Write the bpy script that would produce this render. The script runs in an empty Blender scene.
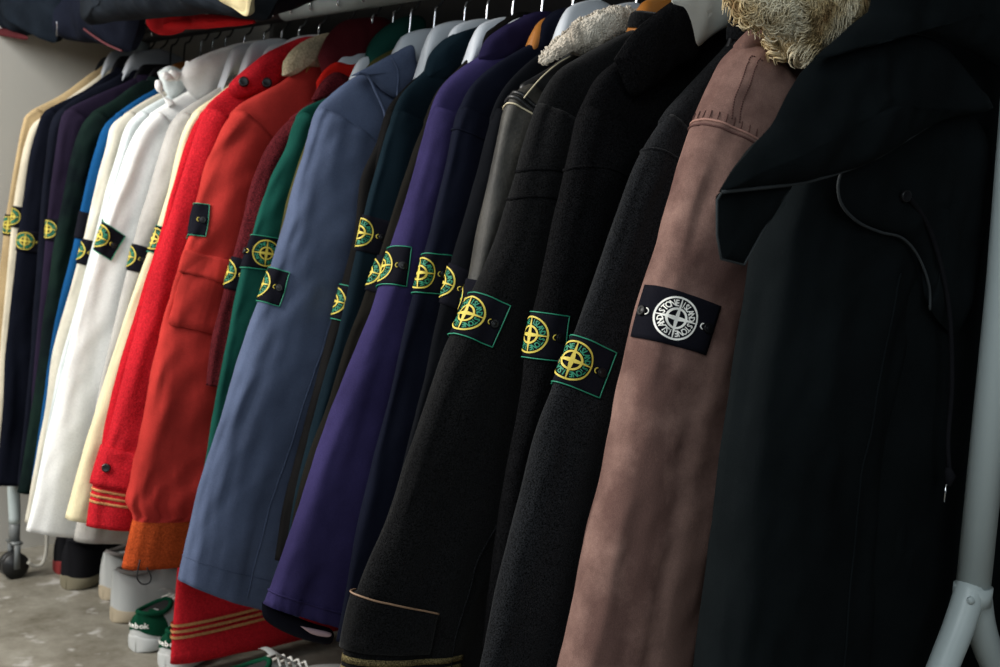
import bpy, bmesh, math, random
import numpy as np
from math import pi, radians, sin, cos
from mathutils import Vector, Matrix, noise
random.seed(7)
SC = bpy.context.scene
COL = SC.collection

# ------------------------------------------------------------------ camera
FPX = 1250.0; PITCH = radians(6.8); ROLL = radians(3.9)
RH = np.array([.729, -.685, 0.]); FH = np.array([.685, .729, 0.])
RH /= np.linalg.norm(RH); FH /= np.linalg.norm(FH); UP = np.array([0, 0, 1.])
FW = FH*cos(PITCH)-UP*sin(PITCH); U0 = FH*sin(PITCH)+UP*cos(PITCH)
RT = RH*cos(ROLL)+U0*sin(ROLL); UU = -RH*sin(ROLL)+U0*cos(ROLL)
CAM = np.array([-1.245, -.595, .87])
def ray(px, py): return FW*FPX+RT*(px-500)+UU*(333.5-py)
def on_y(px, py, t):
    d = ray(px, py); return CAM+d*((t-CAM[1])/d[1])
def on_x(px, py, x):
    d = ray(px, py); return CAM+d*((x-CAM[0])/d[0])
def on_z(px, py, z):
    d = ray(px, py); return CAM+d*((z-CAM[2])/d[2])
def uz(px, py, t):            # garment plane: u = distance out from the rail, z = height
    p = on_y(px, py, t); return (-p[0], p[2])
def project(p):
    d = np.asarray(p)-CAM; z = d@FW
    return 500+FPX*(d@RT)/z, 333.5-FPX*(d@UU)/z

cam = bpy.data.cameras.new('camera'); co = bpy.data.objects.new('camera', cam); COL.objects.link(co)
cam.sensor_width = 36; cam.lens = FPX*36/1000
M = Matrix(((RT[0], UU[0], -FW[0], CAM[0]), (RT[1], UU[1], -FW[1], CAM[1]), (RT[2], UU[2], -FW[2], CAM[2]), (0, 0, 0, 1)))
co.matrix_world = M; cam.clip_start = .02
cam.dof.use_dof = True; cam.dof.focus_distance = 1.32; cam.dof.aperture_fstop = 9.0
SC.camera = co

# ------------------------------------------------------------------ materials
def nodes(name):
    m = bpy.data.materials.new(name); m.use_nodes = True
    nt = m.node_tree; b = nt.nodes['Principled BSDF']; return m, nt, b
MATS = {}
def fabric(name, col, kind='cotton', var=.25, rough=.9, worn=None, sheen=0.0):
    if name in MATS: return MATS[name]
    m, nt, b = nodes(name); N = nt.nodes; L = nt.links
    tc = N.new('ShaderNodeTexCoord')
    n1 = N.new('ShaderNodeTexNoise'); n1.inputs['Scale'].default_value = 9; n1.inputs['Detail'].default_value = 5; n1.inputs['Roughness'].default_value = .6
    L.new(tc.outputs['Object'], n1.inputs['Vector'])
    r = N.new('ShaderNodeValToRGB'); r.color_ramp.elements[0].position = .40 if worn else .32; r.color_ramp.elements[1].position = .60 if worn else .7
    c0 = [c*(1-var) for c in col]; c1 = [min(1, c*(1+var*.6)) for c in col]
    if worn: c1 = worn
    r.color_ramp.elements[0].color = (*c0, 1); r.color_ramp.elements[1].color = (*c1, 1)
    L.new(n1.outputs['Fac'], r.inputs['Fac'])
    sc = {'cotton': 900, 'wool': 680, 'knit': 380, 'leather': 260, 'fleece': 300}[kind]
    n2 = N.new('ShaderNodeTexNoise'); n2.inputs['Scale'].default_value = sc; n2.inputs['Detail'].default_value = 2
    L.new(tc.outputs['Object'], n2.inputs['Vector'])
    amt = {'cotton': .16, 'wool': .95, 'knit': .3, 'leather': .2, 'fleece': .3}[kind]
    mr = N.new('ShaderNodeMapRange'); mr.inputs[1].default_value = .3; mr.inputs[2].default_value = .7
    mr.inputs[3].default_value = 1-amt; mr.inputs[4].default_value = 1+amt
    L.new(n2.outputs['Fac'], mr.inputs[0])
    mx = N.new('ShaderNodeVectorMath'); mx.operation = 'SCALE'
    L.new(r.outputs['Color'], mx.inputs[0]); L.new(mr.outputs[0], mx.inputs['Scale'])
    L.new(mx.outputs[0], b.inputs['Base Color'])
    bp = N.new('ShaderNodeBump'); bp.inputs['Strength'].default_value = {'cotton': .25, 'wool': .6, 'knit': .6, 'leather': .3, 'fleece': .8}[kind]
    bp.inputs['Distance'].default_value = .0012
    n3 = N.new('ShaderNodeTexNoise'); n3.inputs['Scale'].default_value = 70; n3.inputs['Detail'].default_value = 4
    L.new(tc.outputs['Object'], n3.inputs['Vector'])
    ad = N.new('ShaderNodeMath'); ad.operation = 'MULTIPLY_ADD'; ad.inputs[1].default_value = 1.2
    L.new(n3.outputs['Fac'], ad.inputs[0]); L.new(n2.outputs['Fac'], ad.inputs[2])
    L.new(ad.outputs[0], bp.inputs['Height'])
    if kind == 'knit':
        w = N.new('ShaderNodeTexWave'); w.bands_direction = 'Z'; w.inputs['Scale'].default_value = 110; w.inputs['Distortion'].default_value = 1.5
        L.new(tc.outputs['Object'], w.inputs['Vector'])
        a2 = N.new('ShaderNodeMath'); a2.operation = 'MULTIPLY_ADD'; a2.inputs[1].default_value = .35
        L.new(w.outputs['Fac'], a2.inputs[0]); L.new(ad.outputs[0], a2.inputs[2]); L.new(a2.outputs[0], bp.inputs['Height'])
    L.new(bp.outputs[0], b.inputs['Normal'])
    b.inputs['Roughness'].default_value = rough
    b.inputs['Specular IOR Level'].default_value = .4 if kind == 'leather' else .03
    b.inputs['Sheen Weight'].default_value = sheen; b.inputs['Sheen Roughness'].default_value = .5
    MATS[name] = m; return m
def plain(name, col, rough=.5, metal=0, spec=.4):
    if name in MATS: return MATS[name]
    m, nt, b = nodes(name)
    n = nt.nodes.new('ShaderNodeTexNoise'); n.inputs['Scale'].default_value = 40
    mr = nt.nodes.new('ShaderNodeMapRange'); mr.inputs[3].default_value = rough*.85; mr.inputs[4].default_value = min(1, rough*1.15)
    tc = nt.nodes.new('ShaderNodeTexCoord'); nt.links.new(tc.outputs['Object'], n.inputs['Vector'])
    nt.links.new(n.outputs['Fac'], mr.inputs[0]); nt.links.new(mr.outputs[0], b.inputs['Roughness'])
    b.inputs['Base Color'].default_value = (*col, 1)
    b.inputs['Metallic'].default_value = metal; b.inputs['Specular IOR Level'].default_value = spec
    MATS[name] = m; return m

# ------------------------------------------------------------------ object helpers
def mesh_obj(name, V, F, mat, parent=None, smooth=True):
    me = bpy.data.meshes.new(name)
    me.from_pydata([tuple(map(float, v)) for v in V], [], F); me.update()
    if len(F) < 12000:
        bm = bmesh.new(); bm.from_mesh(me); bmesh.ops.recalc_face_normals(bm, faces=bm.faces); bm.to_mesh(me); bm.free()
    o = bpy.data.objects.new(name, me); COL.objects.link(o)
    if mat: me.materials.append(mat)
    if smooth: me.polygons.foreach_set('use_smooth', [True]*len(me.polygons))
    if parent is not None:
        o.parent = parent; o.matrix_parent_inverse = PINV[parent.name]
    return o
PINV = {}
def thing(name, label, cat, loc, group=None):
    o = bpy.data.objects.new(name, None); COL.objects.link(o); o.location = loc
    o.empty_display_size = .05
    o['label'] = label; o['category'] = cat
    if group: o['group'] = group
    PINV[o.name] = Matrix.Translation(Vector(loc)).inverted()
    return o
def as_parent(o):
    PINV[o.name] = Matrix.Identity(4); return o
def subpart(o, parent):           # parent mesh sits at origin in world
    o.parent = parent; o.matrix_parent_inverse = Matrix.Identity(4)
def child(name, V, F, mat, root, smooth=True):
    """vertices in world space; root is either an Empty (thing) or a mesh part of one"""
    me_parent = root
    o = mesh_obj(name, V, F, mat, None, smooth)
    o.parent = root
    o.matrix_parent_inverse = PINV.get(root.name, Matrix.Identity(4))
    if root.name in PINV and root.type == 'EMPTY': pass
    return o
def part_of(name, V, F, mat, part):   # sub-part of a mesh part: the part already cancels the Empty's offset
    o = mesh_obj(name, V, F, mat, None); o.parent = part; o.matrix_parent_inverse = Matrix.Identity(4); return o
def grid_faces(K, J, closed=True, off=0, flip=False):
    F = []
    for k in range(K-1):
        for j in range(J if closed else J-1):
            a = off+k*J+j; b = off+k*J+(j+1) % J; c = off+(k+1)*J+(j+1) % J; d = off+(k+1)*J+j
            F.append((a, d, c, b) if flip else (a, b, c, d))
    return F
def tube(pts, r, n=8, closed=False, caps=True):
    P = [np.array(p, float) for p in pts]; K = len(P); V = []
    rr = r if hasattr(r, '__len__') else [r]*K
    prev = None
    for k in range(K):
        if closed: T = P[(k+1) % K]-P[k-1]
        else: T = P[min(k+1, K-1)]-P[max(k-1, 0)]
        T = T/(np.linalg.norm(T)+1e-9)
        if prev is None:
            a = np.array([0, 0, 1.]) if abs(T[2]) < .9 else np.array([1., 0, 0])
            N = np.cross(T, a)
        else: N = prev-T*(prev@T)
        N /= np.linalg.norm(N)+1e-9; B = np.cross(T, N); prev = N
        for j in range(n):
            th = 2*pi*j/n; V.append(P[k]+rr[k]*(cos(th)*N+sin(th)*B))
    F = grid_faces(K, n)
    if closed:
        for j in range(n): F.append(((K-1)*n+j, (K-1)*n+(j+1) % n, (j+1) % n, j))
    elif caps:
        F.append(tuple(range(n))[::-1]); F.append(tuple((K-1)*n+j for j in range(n)))
    return V, F
def merge(*parts):
    V = []; F = []
    for v, f in parts:
        o = len(V); V += list(v); F += [tuple(i+o for i in q) for q in f]
    return V, F
def catmull(pts, n):
    P = np.array(pts, float); m = len(P)
    Q = np.vstack([2*P[0]-P[1], P, 2*P[-1]-P[-2]]); out = []
    for i in range(m-1):
        p0, p1, p2, p3 = Q[i:i+4]
        for s in np.linspace(0, 1, 12, endpoint=False):
            out.append(.5*((2*p1)+(-p0+p2)*s+(2*p0-5*p1+4*p2-p3)*s*s+(-p0+3*p1-3*p2+p3)*s**3))
    out.append(P[-1]); out = np.array(out)
    d = np.r_[0, np.cumsum(np.linalg.norm(np.diff(out, axis=0), axis=1))]
    s = np.linspace(0, d[-1], n)
    return np.stack([np.interp(s, d, out[:, i]) for i in range(P.shape[1])], 1), d[-1]
def nz(x, y, z=0.): return noise.noise(Vector((x, y, z)))
def spow(v, e): return math.copysign(abs(v)**e, v)
def box(x0, x1, y0, y1, z0, z1):
    V = [(x, y, z) for x in (x0, x1) for y in (y0, y1) for z in (z0, z1)]
    return V, [(0, 1, 3, 2), (4, 6, 7, 5), (0, 4, 5, 1), (2, 3, 7, 6), (0, 2, 6, 4), (1, 5, 7, 3)]

# ------------------------------------------------------------------ cloth "pillow" from an outline in a plane
def pillow(outline, frame, thick, rings=14, n=120, fold=.004, seed=0., smooth=True, e=.5):
    """outline: (a,b) points; frame(a,b,h) -> world; star-shaped outline inflated to a cloth lobe"""
    P = list(outline)+[outline[0]]
    if smooth: Q, _ = catmull(P, n+1)
    else:
        Pn = np.array(P, float); d = np.r_[0, np.cumsum(np.linalg.norm(np.diff(Pn, axis=0), axis=1))]
        s = np.linspace(0, d[-1], n+1); Q = np.stack([np.interp(s, d, Pn[:, i]) for i in (0, 1)], 1)
    Q = Q[:-1]; x, y = Q[:, 0], Q[:, 1]; x2, y2 = np.roll(x, -1), np.roll(y, -1)
    A = (x*y2-x2*y).sum()/2; c = np.array([((x+x2)*(x*y2-x2*y)).sum(), ((y+y2)*(x*y2-x2*y)).sum()])/(6*A)
    V = []; F = []
    for side in (1, -1):
        base = len(V)
        V.append(frame(c[0], c[1], side*thick*(1+.0)))
        for i in range(1, rings+1):
            r = i/rings
            for q in Q:
                p = c+(q-c)*r; h = thick*max(0, 1-r**3)**e
                d = fold*(nz(p[0]*14+seed, p[1]*9, seed)+.6*nz(p[0]*40, p[1]*25+seed, 3.1))*min(1, (1-r)*4+.3)
                V.append(frame(p[0], p[1], side*h+d))
        m = len(Q)
        for j in range(m):
            a, b = base+1+j, base+1+(j+1) % m
            F.append((base, a, b) if side > 0 else (base, b, a))
            for i in range(rings-1):
                o = base+1+i*m; q = (o+j, o+m+j, o+m+(j+1) % m, o+(j+1) % m)
                F.append(q if side > 0 else q[::-1])
    return V, F
def px_frame(t):       # plane across the rail at Y=t, h grows towards the near end
    return lambda a, b, h: (-a, t-h, b)
def lobe(pxs, t, thick, **k):
    return pillow([uz(x, y, t) for x, y in pxs], px_frame(t), thick, **k)
def side_lobe(pxs, x0, thick, **k):   # plane along the rail at X=x0
    pts = [on_x(a, b, x0) for a, b in pxs]
    return pillow([(p[1], p[2]) for p in pts], lambda a, b, h: (x0-h, a, b), thick, **k)

# ------------------------------------------------------------------ sleeve surface
class Surf:
    def __init__(s, P, lens):
        s.P = P; s.K, s.J, _ = P.shape; s.L = lens
    def ring(s, l):
        k = np.interp(l, s.L, np.arange(s.K)); k0 = int(min(k, s.K-2)); f = k-k0
        return s.P[k0]*(1-f)+s.P[k0+1]*f
    def pt(s, arc, l):
        R = s.ring(l)
        R2 = np.vstack([R, R[:1]])
        if arc < 0: R2 = R2[::-1]
        d = np.r_[0, np.cumsum(np.linalg.norm(np.diff(R2, axis=0), axis=1))]
        a = min(abs(arc), d[-1]*.98)
        return np.array([np.interp(a, d, R2[:, i]) for i in range(3)])
    def at(s, arc, l, h=0.):
        p = s.pt(arc, l); e = .006
        ta = s.pt(arc+e, l)-s.pt(arc-e, l); tl = s.pt(arc, l+e)-s.pt(arc, l-e)
        n = np.cross(ta, tl); n /= np.linalg.norm(n)+1e-9
        c = s.ring(l).mean(0)
        if n@(p-c) < 0: n = -n
        return p+n*h
    def find(s, px, py, amin=-.01, amax=.17):
        best = None
        for l in np.arange(s.L[0]+.02, s.L[-1], .008):
            for a in np.arange(amin, amax, .006):
                x, y = project(s.pt(a, l)); d = (x-px)**2+(y-py)**2
                if best is None or d < best[0]: best = (d, a, l)
        d, a0, l0 = best
        return a0, l0

def make_sleeve(spec):
    t = spec['t']; O, Ltot = catmull([uz(x+spec.get('dx', 0), y, t) for x, y in spec['edge']], 400)
    zs = spec.get('seam', .95)
    k0 = int(np.argmax(O[:, 1] < zs)); start = max(0, k0-8)
    O2 = O[start:]; d = np.r_[0, np.cumsum(np.linalg.norm(np.diff(O2, axis=0), axis=1))]
    K = spec.get('K', 90); J = spec.get('J', 56)
    s = np.linspace(0, d[-1], K); Oc = np.stack([np.interp(s, d, O2[:, i]) for i in (0, 1)], 1)
    T = np.gradient(Oc, axis=0); ang = np.arctan2(T[:, 0], -T[:, 1])     # 0 = straight down, + = outward
    ker = np.ones(21)/21; ang = np.convolve(np.pad(ang, 10, mode='edge'), ker, 'valid')
    ang = np.clip(ang, -.15, .75)
    w0, w1 = spec.get('w', (.165, .15)); b0 = spec['b']; b1 = spec.get('b1', b0)
    P = np.zeros((K, J, 3)); cuff = spec.get('cuff')
    wr = min(spec.get('wr', .0055), b0*.24)*spec.get('wm', 1); sd = spec['t']*37.7
    for k in range(K):
        f = k/(K-1); l = s[k]
        w = w0+(w1-w0)*f; b = b0+(b1-b0)*f
        infl = 0
        if cuff:
            dist = d[-1]-l
            if dist < cuff: w *= .66+.10*(1-dist/cuff); b *= .8
            elif dist < cuff+.07: w *= 1+.05*sin(pi*(dist-cuff)/.07)
        D = np.array([cos(ang[k]), sin(ang[k])])   # outward, perpendicular to the sleeve
        if cuff and d[-1]-l < cuff:
            pass
        ins = math.hypot(w/2, 1.15*b)-w/2; c = Oc[k]-D*(w/2+ins)
        if cuff:
            c = Oc[k]-D*(w/2+ins+(.012*((d[-1]-l)/cuff) if d[-1]-l < cuff else .012*max(0, 1-(d[-1]-l-cuff)/.02)))
        for j in range(J):
            th = 2*pi*j/J; a = w/2
            n_ = a*spow(cos(th), .85); m_ = b*spow(sin(th), .85)
            arc = th*a
            edge = min(1, (1-f)*10)
            dd = wr*(1.3*nz(arc*16+sd, l*3.2, sd)+.7*nz(arc*38+sd, l*9, sd+5)+.5*nz(arc*14+sd*2, l*26+arc*30, sd+9)*spec.get('crease', .6))
            if cuff and d[-1]-l < cuff: dd = .0008*sin(th*70)
            if cuff and cuff <= d[-1]-l < cuff+.09: dd += (.0045*sin(th*17+sd)+.006*nz(arc*60, l*8, sd))*(1-(d[-1]-l-cuff)/.09)
            if spec.get('gather') and k > K-6: dd += .0030*sin(th*38+k)*((k-K+6)/6)
            nn = np.array([cos(th)/a, sin(th)/b]); nn /= np.linalg.norm(nn)
            n_ += dd*nn[0]*.35; m_ += dd*nn[1]
            p = c+D*n_
            p = (p[0], p[1]-spec.get('skew', 0)*(1-cos(th))/2*max(0, (f-.75)/.25)**1.5)
            P[k, j] = (-p[0], t-.004-m_, p[1])
    V = list(P.reshape(-1, 3)); F = grid_faces(K, J)
    # turned-in end of the sleeve
    cen = P[-1].mean(0); n0 = len(V)
    V += list(cen+(P[-1]-cen)*.93); 
    up = (P[-4].mean(0)-cen); up /= np.linalg.norm(up)
    V += list(cen+(P[-1]-cen)*.85+up*.05)
    F += grid_faces(1+1, J, off=(K-1)*J)
    F += grid_faces(2, J, off=n0)
    F.append(tuple(n0+J+j for j in range(J)))
    F.append(tuple(range(J))[::-1])
    return Surf(P, s), V, F, O

def make_body(spec, O):
    t = spec['t']; zs = spec.get('seam', .95); ztop = O[0, 1]; hem = spec.get('hem', .38)
    zz = np.sort(O[:, 1]); uu = O[np.argsort(O[:, 1]), 0]
    us = float(np.interp(zs, zz, uu)); bw = spec.get('bw', .175); bh = spec.get('bh', .2)
    K = 90; J = 72; V = []; b = spec['b']*.92; sd = t*91.3
    rows = np.r_[np.linspace(hem, zs-.08, 50, endpoint=False), np.linspace(zs-.08, ztop, 40)]
    for z in rows:
        ins = (math.hypot(.085, 1.15*spec['b'])-.085)*min(1, max(0, (ztop-z)/.06))
        if z >= zs: w = float(np.interp(z, zz, uu))-ins
        else:
            q = min(1, (zs-z)/.10); q = q*q*(3-2*q)
            base = bh+(bw-bh)*max(0, min(1, (z-hem)/(zs-.1-hem)))
            w = (us-ins)*(1-q)+base*q
        w = max(w, .03)
        topf = max(0, min(1, (ztop-z)/.10)); bb = b*(.55+.45*topf)
        for j in range(J):
            th = 2*pi*j/J; a = w*spow(cos(th), .85); m = bb*spow(sin(th), .8)
            m += .004*(nz(a*18+sd, z*3.5, sd)+.5*nz(a*45, z*12, sd))*spow(sin(th), .5)*min(1, b/.02)
            ub = 0
            V.append((-a, t-m, z+ub))
    F = grid_faces(len(rows), J, flip=False)
    F.append(tuple(range(J))[::-1])
    return V, F

# ------------------------------------------------------------------ compass badge
def flat_emblem():
    V = []; F = []
    def ring(r0, r1, n=56, a0=0, a1=2*pi):
        o = len(V); full = abs(a1-a0-2*pi) < 1e-6
        m = n if full else n+1
        for i in range(m):
            a = a0+(a1-a0)*i/n; V.append((r0*cos(a), r0*sin(a))); V.append((r1*cos(a), r1*sin(a)))
        for i in range(n if full else n):
            p, q = 2*i, 2*((i+1) % m); F.append((o+p, o+p+1, o+q+1, o+q))
    ring(.91, 1.0); ring(.40, .50)
    def arm(a):
        o = len(V); ns = 8
        for i in range(ns+1):
            f = i/ns; r = .93*f; w = .095*(1-f)**1.4+.024 if f > .12 else .125*(f/.12*.75+.25)
            for sgn in (-1, 1):
                V.append((r*cos(a)-sgn*w*sin(a), r*sin(a)+sgn*w*cos(a)))
        for i in range(ns): F.append((o+2*i, o+2*i+2, o+2*i+3, o+2*i+1))
    for q in range(4): arm(q*pi/2)
    return V, F
def glyph(ch):
    cu = bpy.data.curves.new('g', 'FONT'); cu.body = ch; cu.resolution_u = 2; cu.offset = .025
    o = bpy.data.objects.new('g', cu); COL.objects.link(o)
    bpy.context.view_layer.update()
    me = o.evaluated_get(bpy.context.evaluated_depsgraph_get()).to_mesh()
    V = [(v.co.x, v.co.y) for v in me.vertices]; F = [tuple(p.vertices) for p in me.polygons]
    bpy.data.objects.remove(o); bpy.data.curves.remove(cu)
    if V:
        xs = [v[0] for v in V]; V = [(v[0]-(min(xs)+max(xs))/2, v[1]) for v in V]
    return V, F
GL = {c: glyph(c) for c in set('STONEISLANDReebok')}
def ring_text():
    V = []; F = []
    for word, c in (('STONE', 135), ('ISLAND', 45), ('STONE', -45), ('ISLAND', -135)):
        n = len(word); step = 13.2 if n == 6 else 15.5
        for i, ch in enumerate(word):
            a = radians(c-(i-(n-1)/2)*step); gv, gf = GL[ch]; o = len(V)
            s = .40; r0 = .565; rot = a-pi/2
            for x, y in gv:
                X, Y = x*s*.82, y*s+r0
                # rotate so letter tops point outwards
                V.append((X*cos(rot)-Y*sin(rot), X*sin(rot)+Y*cos(rot)))
            F += [tuple(k+o for k in f) for f in gf]
    return V, F
EMB = flat_emblem(); TXT = ring_text()
Y_ = lambda: plain('yellow_thread', (.62, .49, .07), .6)
G_ = lambda: plain('green_thread', (.015, .22, .12), .6)
W_ = lambda: plain('white_thread', (.92, .90, .84), .6)
BK = lambda: fabric('badge_black', (.008, .008, .012), 'cotton', .1)
BN = lambda: plain('button_black', (.006, .006, .007), .35, 0, .25)
def badge(root, surf, px, py, rot=0., scale=1., white=False, vis=None, dim0=0, border=True, half=.047, hh=.0285, shift=0., blank=False, dim=1.):
    scale *= .97 if white else .88
    a0, l0 = surf.find(px, py)
    if vis is not None:
        best = min((project(surf.pt(q, l0))[0], q) for q in np.arange(-.03, .03, .002))
        a0 = best[1]+vis*.0232*scale
    cr, sr = cos(rot), sin(rot)
    def mp(x, y, h):
        X, Y = (x*cr-y*sr), (x*sr+y*cr)
        return surf.at(a0+X, l0-Y, h)
    hw, hh = half*scale, hh*scale; nx, ny = 26, 12; V = []
    for k in range(ny):
        for j in range(nx):
            x = -hw+2*hw*j/(nx-1)+shift; y = -hh+2*hh*k/(ny-1)
            V.append(mp(x, y, .0022))
    F = grid_faces(ny, nx, closed=False); n0 = len(V)
    rim = [k for k in range(nx)]+[k*nx+nx-1 for k in range(1, ny)]+[(ny-1)*nx+k for k in range(nx-2, -1, -1)]+[k*nx for k in range(ny-2, 0, -1)]
    for r in rim:
        k, j = divmod(r, nx); x = -hw+2*hw*j/(nx-1)+shift; y = -hh+2*hh*k/(ny-1); V.append(mp(x, y, -.001))
    m = len(rim); F += [(rim[i], rim[(i+1) % m], n0+(i+1) % m, n0+i) for i in range(m)]
    b = child('badge', V, F, BK(), root)
    if border:
        V = []; F = []
        e = .0008*scale
        pts = []
        for i in range(25): pts.append((-hw+2*hw*i/24, -hh))
        for i in range(1, 13): pts.append((hw, -hh+2*hh*i/12))
        for i in range(1, 25): pts.append((hw-2*hw*i/24, hh))
        for i in range(1, 12): pts.append((-hw, hh-2*hh*i/12))
        V, F = tube([mp(x+shift, y, .0026) for x, y in pts], e, 6, closed=True)
        part_of('badge_border', V, F, plain('green_edge', (.02, .24, .14), .5), b)
    if not blank:
        R = .0232*scale
        part_of('compass_emblem', [mp(x*R, y*R, .0034) for x, y in EMB[0]], EMB[1], W_() if white else Y_(), b)
        part_of('badge_lettering', [mp(x*R, y*R, .0030) for x, y in TXT[0]], TXT[1], W_() if white else G_(), b)
    for sgn in (-1, 1):
        bx = sgn*.0375*scale
        if abs(bx-shift) > hw-.003: continue
        prof = [(.0, .0052), (.003, .0052), (.0038, .0046), (.0050, .0056), (.0056, .0048), (.0058, .0024)]
        V = []; n = 18
        for r, h in prof:
            for j in range(n): V.append(mp(bx+r*scale*cos(2*pi*j/n), r*scale*sin(2*pi*j/n), h))
        part_of('button', V, grid_faces(len(prof), n), BN(), b)
        lp = [mp(bx-sgn*(.006+.0035*sin(q))*scale, .0033*cos(q)*scale, .0036) for q in np.linspace(.1, pi-.1, 9)]
        V, F = tube(lp, .0007*scale, 5)
        part_of('buttonhole_stitch', V, F, W_() if white else Y_(), b)
    return b

# ------------------------------------------------------------------ rail height and hangers
def rail_z(t): return 1.195-.036*t
RR = .016
def hanger(t, mat, metal, neckz, label, group, w=.13, thick=.011, hump=.034, line=None, hz=0):
    neckz = min(neckz, rail_z(t)-.03-hump)
    root = thing('coat_hanger', label, 'hanger', (0, t, neckz), group)
    V = []; K = 41; J = 16
    for k in range(K):
        u = -w+2*w*k/(K-1); f = abs(u)/w
        zc = neckz+.008-.05*f
        if line is not None:
            q = min(1, max(0, (abs(u)-.055)/.045)); q = q*q*(3-2*q); zc = (neckz+.004)*(1-q)+min(neckz+.004, line(abs(u))-.022-.012*f)*q
        h = (hump*max(0, 1-(abs(u)/.078)**2)**.55+.009)*(1-.35*f); b = thick*(1-.45*f)
        for j in range(J):
            th = 2*pi*j/J; V.append((-u, t-b*cos(th), zc+h*sin(th)))
    F = grid_faces(K, J); F.append(tuple(range(J))); F.append(tuple((K-1)*J+j for j in range(J))[::-1])
    child('hanger_body', V, F, mat, root)
    rz = rail_z(t); r = RR+.0034; pts = [(0, t, neckz+hump*.8), (0, t, min(neckz+hump*.8+.012, rz-r*1.35-.012))]
    zb = rz-r*1.35
    pts += [(.002, t, zb-.006), (.010, t, zb), (.017, t, rz-r*.75)]
    for q in np.linspace(-.25, pi+.35, 15): pts.append((r*cos(q), t, rz+r*sin(q)-.0006))
    pts = [p for p in pts if True]
    P, _ = catmull(pts, 44)
    V, F = tube(P, .0019, 8); 
    e = P[-1]; bv, bf = tube([e+np.array([0, 0, .002]), e, e-np.array([0, 0, .003])], [.0015, .0032, .001], 8)
    V, F = merge((V, F), (bv, bf))
    child('hook', V, F, metal, root)
    return root
MW = plain('hanger_white', (.50, .53, .57), .4)
MBL = plain('hanger_black', (.01, .01, .012), .35)
MWD = plain('hanger_wood', (.30, .11, .02), .35)
CH = plain('chrome', (.7, .7, .72), .15, 1)

# ------------------------------------------------------------------ garments
GARM = []
def G(**k): GARM.append(k)
RACK_GROUP = 'jackets and coats hanging on the rack'
G(id='tan', label='tan coat nearest the end wall, farthest on the rack', cat='coat', t=1.93, m=fabric('tan_cotton', (.42, .31, .17)), hem=.42,
  edge=[(112, 52), (100, 66), (86, 76), (60, 95), (28, 112), (21, 125), (14, 160), (5, 215), (-4, 290), (-14, 380), (-22, 470)], bd=[dict(px=5, py=225, scale=.84, vis=.6, border=False)])
G(id='cream', label='cream jacket, second from the end wall', cat='jacket', t=1.895, m=fabric('cream_cotton', (.58, .52, .40)), hem=.42,
  edge=[(116, 56), (102, 72), (90, 82), (60, 103), (38, 118), (28, 130), (19, 165), (11, 215), (4, 290), (-4, 380), (-12, 470)], bd=[dict(px=12, py=216, scale=.84, vis=.1, border=False)])
G(id='navy', label='black navy jacket with a round badge, beside the cream jacket by the wall', cat='jacket', t=1.855, m=fabric('black_navy', (0.0050, 0.0060, 0.0110)), hem=.33,
  edge=[(116, 70), (106, 75), (84, 90), (45, 110), (37, 122), (27, 160), (20, 210), (12, 280), (4, 350), (0, 420), (-6, 485)], bd=[dict(px=17, py=240, scale=.84, vis=1.05, border=False)])
G(id='ink', label='thin ink blue jacket squeezed left of the dark purple one', cat='jacket', t=1.80, m=fabric('ink_cotton', (0.0060, 0.0070, 0.0125)), hem=.33,
  edge=[(124, 72), (110, 80), (85, 92), (60, 108), (50, 122), (44, 160), (40, 200), (34, 280), (26, 380), (15, 485)])
G(id='dpurp', label='dark purple corduroy shirt with small badge at the far end', cat='shirt', t=1.755, m=fabric('dark_purple', (0.0161, 0.0112, 0.0248)), hem=.33,
  edge=[(134, 78), (122, 84), (100, 93), (68, 108), (59, 120), (53, 155), (46, 215), (38, 300), (30, 390), (24, 490)], bd=[dict(px=49, py=228, scale=.84, vis=.5, border=False)])
G(id='dgreen', dx=-3, label='blackish green coat just left of the bright blue jacket', cat='coat', t=1.70, m=fabric('black_green', (0.0056, 0.0098, 0.0112), worn=(.007, .016, .013)), hem=.33,
  edge=[(146, 80), (132, 88), (115, 100), (92, 113), (80, 130), (72, 155), (60, 215), (48, 290), (37, 380), (28, 440), (18, 492)], w=(.17, .17))
G(id='blue', dx=-5, label='bright blue jacket between the black green coat and ivory jacket', cat='jacket', t=1.635, m=fabric('bright_blue', (0.0075, 0.0638, 0.1800)), hem=.36,
  edge=[(166, 84), (158, 90), (145, 97), (125, 110), (108, 124), (98, 150), (85, 200), (75, 250), (60, 310), (50, 370), (42, 430), (35, 480)], bd=[dict(px=80, py=226, vis=0, border=False, blank=True)])
G(id='ivory', dx=-1, label='ivory jacket right of the bright blue jacket', cat='jacket', t=1.59, m=fabric('ivory_cotton', (.64, .60, .50)), hem=.3,
  edge=[(176, 86), (165, 91), (150, 98), (130, 110), (112, 124), (106, 145), (95, 185), (82, 240), (66, 300), (52, 350), (45, 400), (35, 460), (24, 522)], bd=[dict(px=90, py=252, scale=.92, vis=-.3, border=False)])
G(id='pale', dx=-4, label='pale bluish white shirt beside the ivory jacket', cat='shirt', t=1.545, m=fabric('pale_white', (.66, .71, .71)), hem=.3,
  edge=[(190, 84), (178, 92), (160, 101), (140, 113), (128, 126), (120, 150), (107, 195), (94, 245), (77, 310), (60, 370), (45, 450), (30, 526)])
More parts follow.
